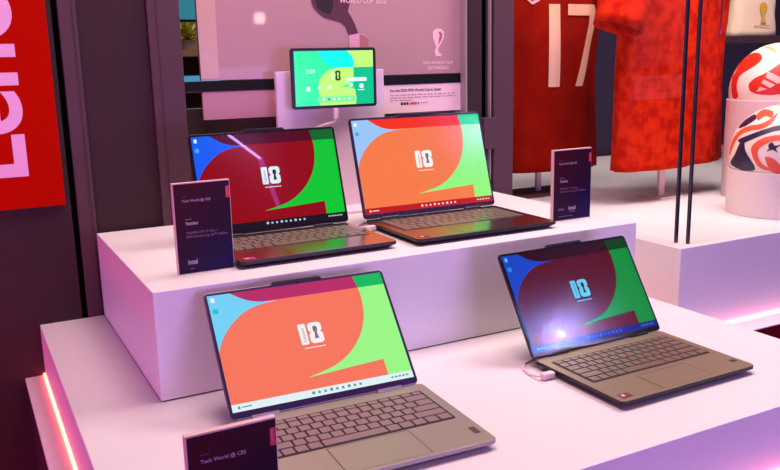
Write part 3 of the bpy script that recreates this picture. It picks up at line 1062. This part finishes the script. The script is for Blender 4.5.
def ball_mesh(mats, fn):
    b = MB()
    nu, nv = 96, 48
    rings = []
    for j in range(1, nv):
        ph = math.pi * j / nv - math.pi / 2
        rings.append([(math.cos(ph) * math.cos(2 * math.pi * i / nu), math.cos(ph) * math.sin(2 * math.pi * i / nu), math.sin(ph)) for i in range(nu)])
    b.loft([[tuple(BR * q for q in p) for p in r_] for r_ in rings], 0, cap=True)
    return b


M['ball_white'] = mat('ball_white', (244, 232, 214), 0.35)
M['ball_red'] = mat('ball_red', (214, 48, 24), 0.35)
M['ball_rose'] = mat('ball_rose', (240, 190, 180), 0.35)
M['ball_green'] = mat('ball_olive', (190, 190, 120), 0.4)
M['ball_navy'] = mat('ball_navy', (40, 28, 66), 0.4)
M['ball_coral'] = mat('ball_coral', (236, 92, 62), 0.4)


def sleeve_ring(b, ri, ro, h, n=72):
    cs = [(math.cos(2 * math.pi * k / n), math.sin(2 * math.pi * k / n)) for k in range(n)]
    rg = lambda r_, z_: [(r_ * a, r_ * c_, z_) for a, c_ in cs]
    b.loft([rg(ri, .004), rg(ri, h), rg(ro, h), rg(ro, 0), rg(.001, 0), rg(.001, .004), rg(ri, .004)], 0, cap=False)


def ball_patterns(b, cx, cy, rad, k, shapes, f, rb, smooth_n=4):
    """outlines given on the ball's disc as seen along f; copied round the ball at thirds of a turn"""
    for turn in (0, 120, 240):
        ff = (Matrix.Rotation(R(turn), 3, 'Z') @ f).normalized()
        r_ = Vector((0, 0, 1)).cross(ff).normalized(); u_ = ff.cross(r_)
        for n_, (mi, pts) in enumerate(shapes):
            pts = [((px - cx) / rad, (cy - py) / rad) for px, py in pts]
            pts = [(x / max(1, math.hypot(x, y) / .985), y / max(1, math.hypot(x, y) / .985)) for x, y in pts]
            area2 = sum(pts[i_][0] * pts[(i_ + 1) % len(pts)][1] - pts[(i_ + 1) % len(pts)][0] * pts[i_][1] for i_ in range(len(pts)))
            if area2 < 0:
                pts.reverse()
            pts = smooth_pts(pts + [pts[0]], smooth_n)[:-1] if smooth_n > 1 else pts
            pts = [(x / max(1, math.hypot(x, y) / .995), y / max(1, math.hypot(x, y) / .995)) for x, y in pts]
            kk = k + .0006 * n_
            def fn(x, y):
                d = ff * math.sqrt(max(0.0, 1 - x * x - y * y)) + r_ * x + u_ * y
                return tuple(d.normalized() * rb * kk)
            decal(b, pts, fn, mi, .07)


cam_at = Vector((-0.2563, -1.3279, 0.36))
lower_top = 0.036
RL, RU = .138, .150
zc = lower_top + .043
t = thing('football', 'white football with navy and coral swirls, on the shorter cylinder', 'ball', (LC.x, LC.y, zc))
BR = RL
ball_mesh(None, None).build('cover', M['ball_white'], t, smooth=True)
b = MB()
ball_patterns(b, 781, 155, 48.5, 1.004, [
    (1, [(734, 156), (736, 143), (742, 134), (751, 129), (762, 127), (770, 122), (776, 116), (772, 126), (763, 132), (752, 134), (743, 139), (738, 148), (735, 158)]),
    (0, [(741, 131), (746, 123), (755, 117), (757, 122), (748, 129)]),
    (1, [(757, 118), (763, 112), (772, 115), (771, 121), (765, 119), (759, 124)]),
    (0, [(742, 143), (752, 138), (764, 133), (780, 128), (796, 130), (796, 134), (780, 133), (767, 137), (756, 142), (746, 147)]),
    (0, [(736, 167), (740, 157), (744, 146), (748, 143), (750, 154), (760, 171), (748, 173)]),
    (1, [(755, 150), (763, 142), (776, 138), (794, 139), (796, 144), (778, 143), (767, 147), (761, 154), (765, 165), (776, 172), (764, 170), (757, 160)]),
    (0, [(770, 148), (773, 145), (776, 148), (781, 147), (777, 151), (779, 155), (774, 152), (769, 154), (771, 151)]),
    (1, [(768, 159), (776, 161), (783, 168), (792, 174), (776, 174), (770, 166)]),
], (cam_at - Vector((LC.x, LC.y, zc))).normalized(), RL)
b.build('printed_swirls', [M['ball_navy'], M['ball_coral']], t, smooth=True)
b = MB(); sleeve_ring(b, .1325, .1395, lower_top - CZ)
o = b.build('display_cylinder', M['cyl'], bevel=.002, loc=(LC.x, LC.y, CZ))
tag(o, 'short matt white cylinder under the navy and coral football', 'stand')

upper_top = .220
zc = upper_top + .024
t = thing('football', 'white football with big red teardrops and three stripes, on the taller cylinder', 'ball', (UC.x, UC.y, zc))
BR = RU
ball_mesh(None, None).build('cover', M['ball_white'], t, smooth=True)
K = lambda q: [(720 + x / 7.83, 40 + y / 7.83) for x, y in q]
b = MB()
fu = (cam_at - Vector((UC.x, UC.y, zc))).normalized()
ball_patterns(b, 779, 94, 49, 1.004, [
    (0, K([(100, 300), (97, 250), (140, 190), (210, 140), (270, 122), (310, 140), (320, 175), (290, 215), (230, 255), (180, 290), (155, 330), (150, 400), (165, 470), (125, 480), (105, 390)])),
    (0, K([(240, 370), (280, 325), (330, 300), (380, 270), (420, 240), (480, 190), (560, 150), (640, 160), (640, 420), (480, 445), (400, 455), (300, 445), (250, 420)])),
    (2, K([(325, 75), (370, 78), (405, 100), (420, 145), (400, 122), (365, 95)])),
], fu, RU)
ball_patterns(b, 779, 94, 49, 1.010, [
    (1, K([(372, 275), (480, 330), (450, 372), (358, 320)])),
    (1, K([(345, 335), (430, 378), (395, 402), (330, 362)])),
    (1, K([(322, 390), (375, 410), (300, 432)])),
], fu, RU, 1)
b.build('printed_panels', [M['ball_red'], M['ball_rose'], M['ball_green']], t, smooth=True)
b = MB(); sleeve_ring(b, .1500, .1550, upper_top - CZ)
o = b.build('display_cylinder', M['cyl'], bevel=.002, loc=(UC.x, UC.y, CZ))
tag(o, 'tall pinkish-white cylinder under the red and white football', 'stand')

# ------------------------------------------------------------------ cream bag with gold trophy print
M['bag'] = mat('cream_canvas', (232, 212, 176), 0.8, noise=.08, nscale=120, bump=.3)
M['gold'] = mat('gold_print', (206, 164, 50), 0.5)
M['shelf_dark'] = mat('dark_shelf', (58, 40, 44), 0.6)
t = thing('tote_bag', 'cream canvas bag with gold trophy print, behind the upper football', 'bag', (2.585, 0.97, 0.43), R(-12))
b = MB()
rings = []
for k in range(13):
    s = k / 12
    wv = .105 - .018 * s
    dp = .045 * (1 - .7 * s) + .006
    rings.append([(math.copysign(abs(math.cos(q)) ** .5, math.cos(q)) * wv + .012 * s, math.copysign(abs(math.sin(q)) ** .7, math.sin(q)) * dp + .003 * math.sin(5 * q + k), s * .24) for q in [2 * math.pi * i / 40 for i in range(40)]])
b.loft(rings)
b.build('pouch', M['bag'], t, smooth=True)
b = MB()
nb = lambda x, y: (x + .04, -.0525 * (1 - .6 * y / .24) - .004, y)
decal(b, smooth_pts([(-.032, .050), (-.004, .050), (-.012, .066), (-.010, .082), (.004, .106), (-.004, .124), (-.022, .126), (-.034, .112), (-.026, .082), (-.026, .064), (-.032, .050)], 3)[:-1], nb, 0, .02)
decal(b, [(-.06, .036), (.012, .036), (.012, .040), (-.06, .040)], nb, 0, .02)
b.build('printed_emblem', M['gold'], t)
b = MB(); b.box(2.40, 3.1, .86, 1.12, .405, .429)
tag(b.build('wall_shelf', M['shelf_dark'], bevel=.002), 'dark shelf holding the cream bag behind the upper football', 'shelf')
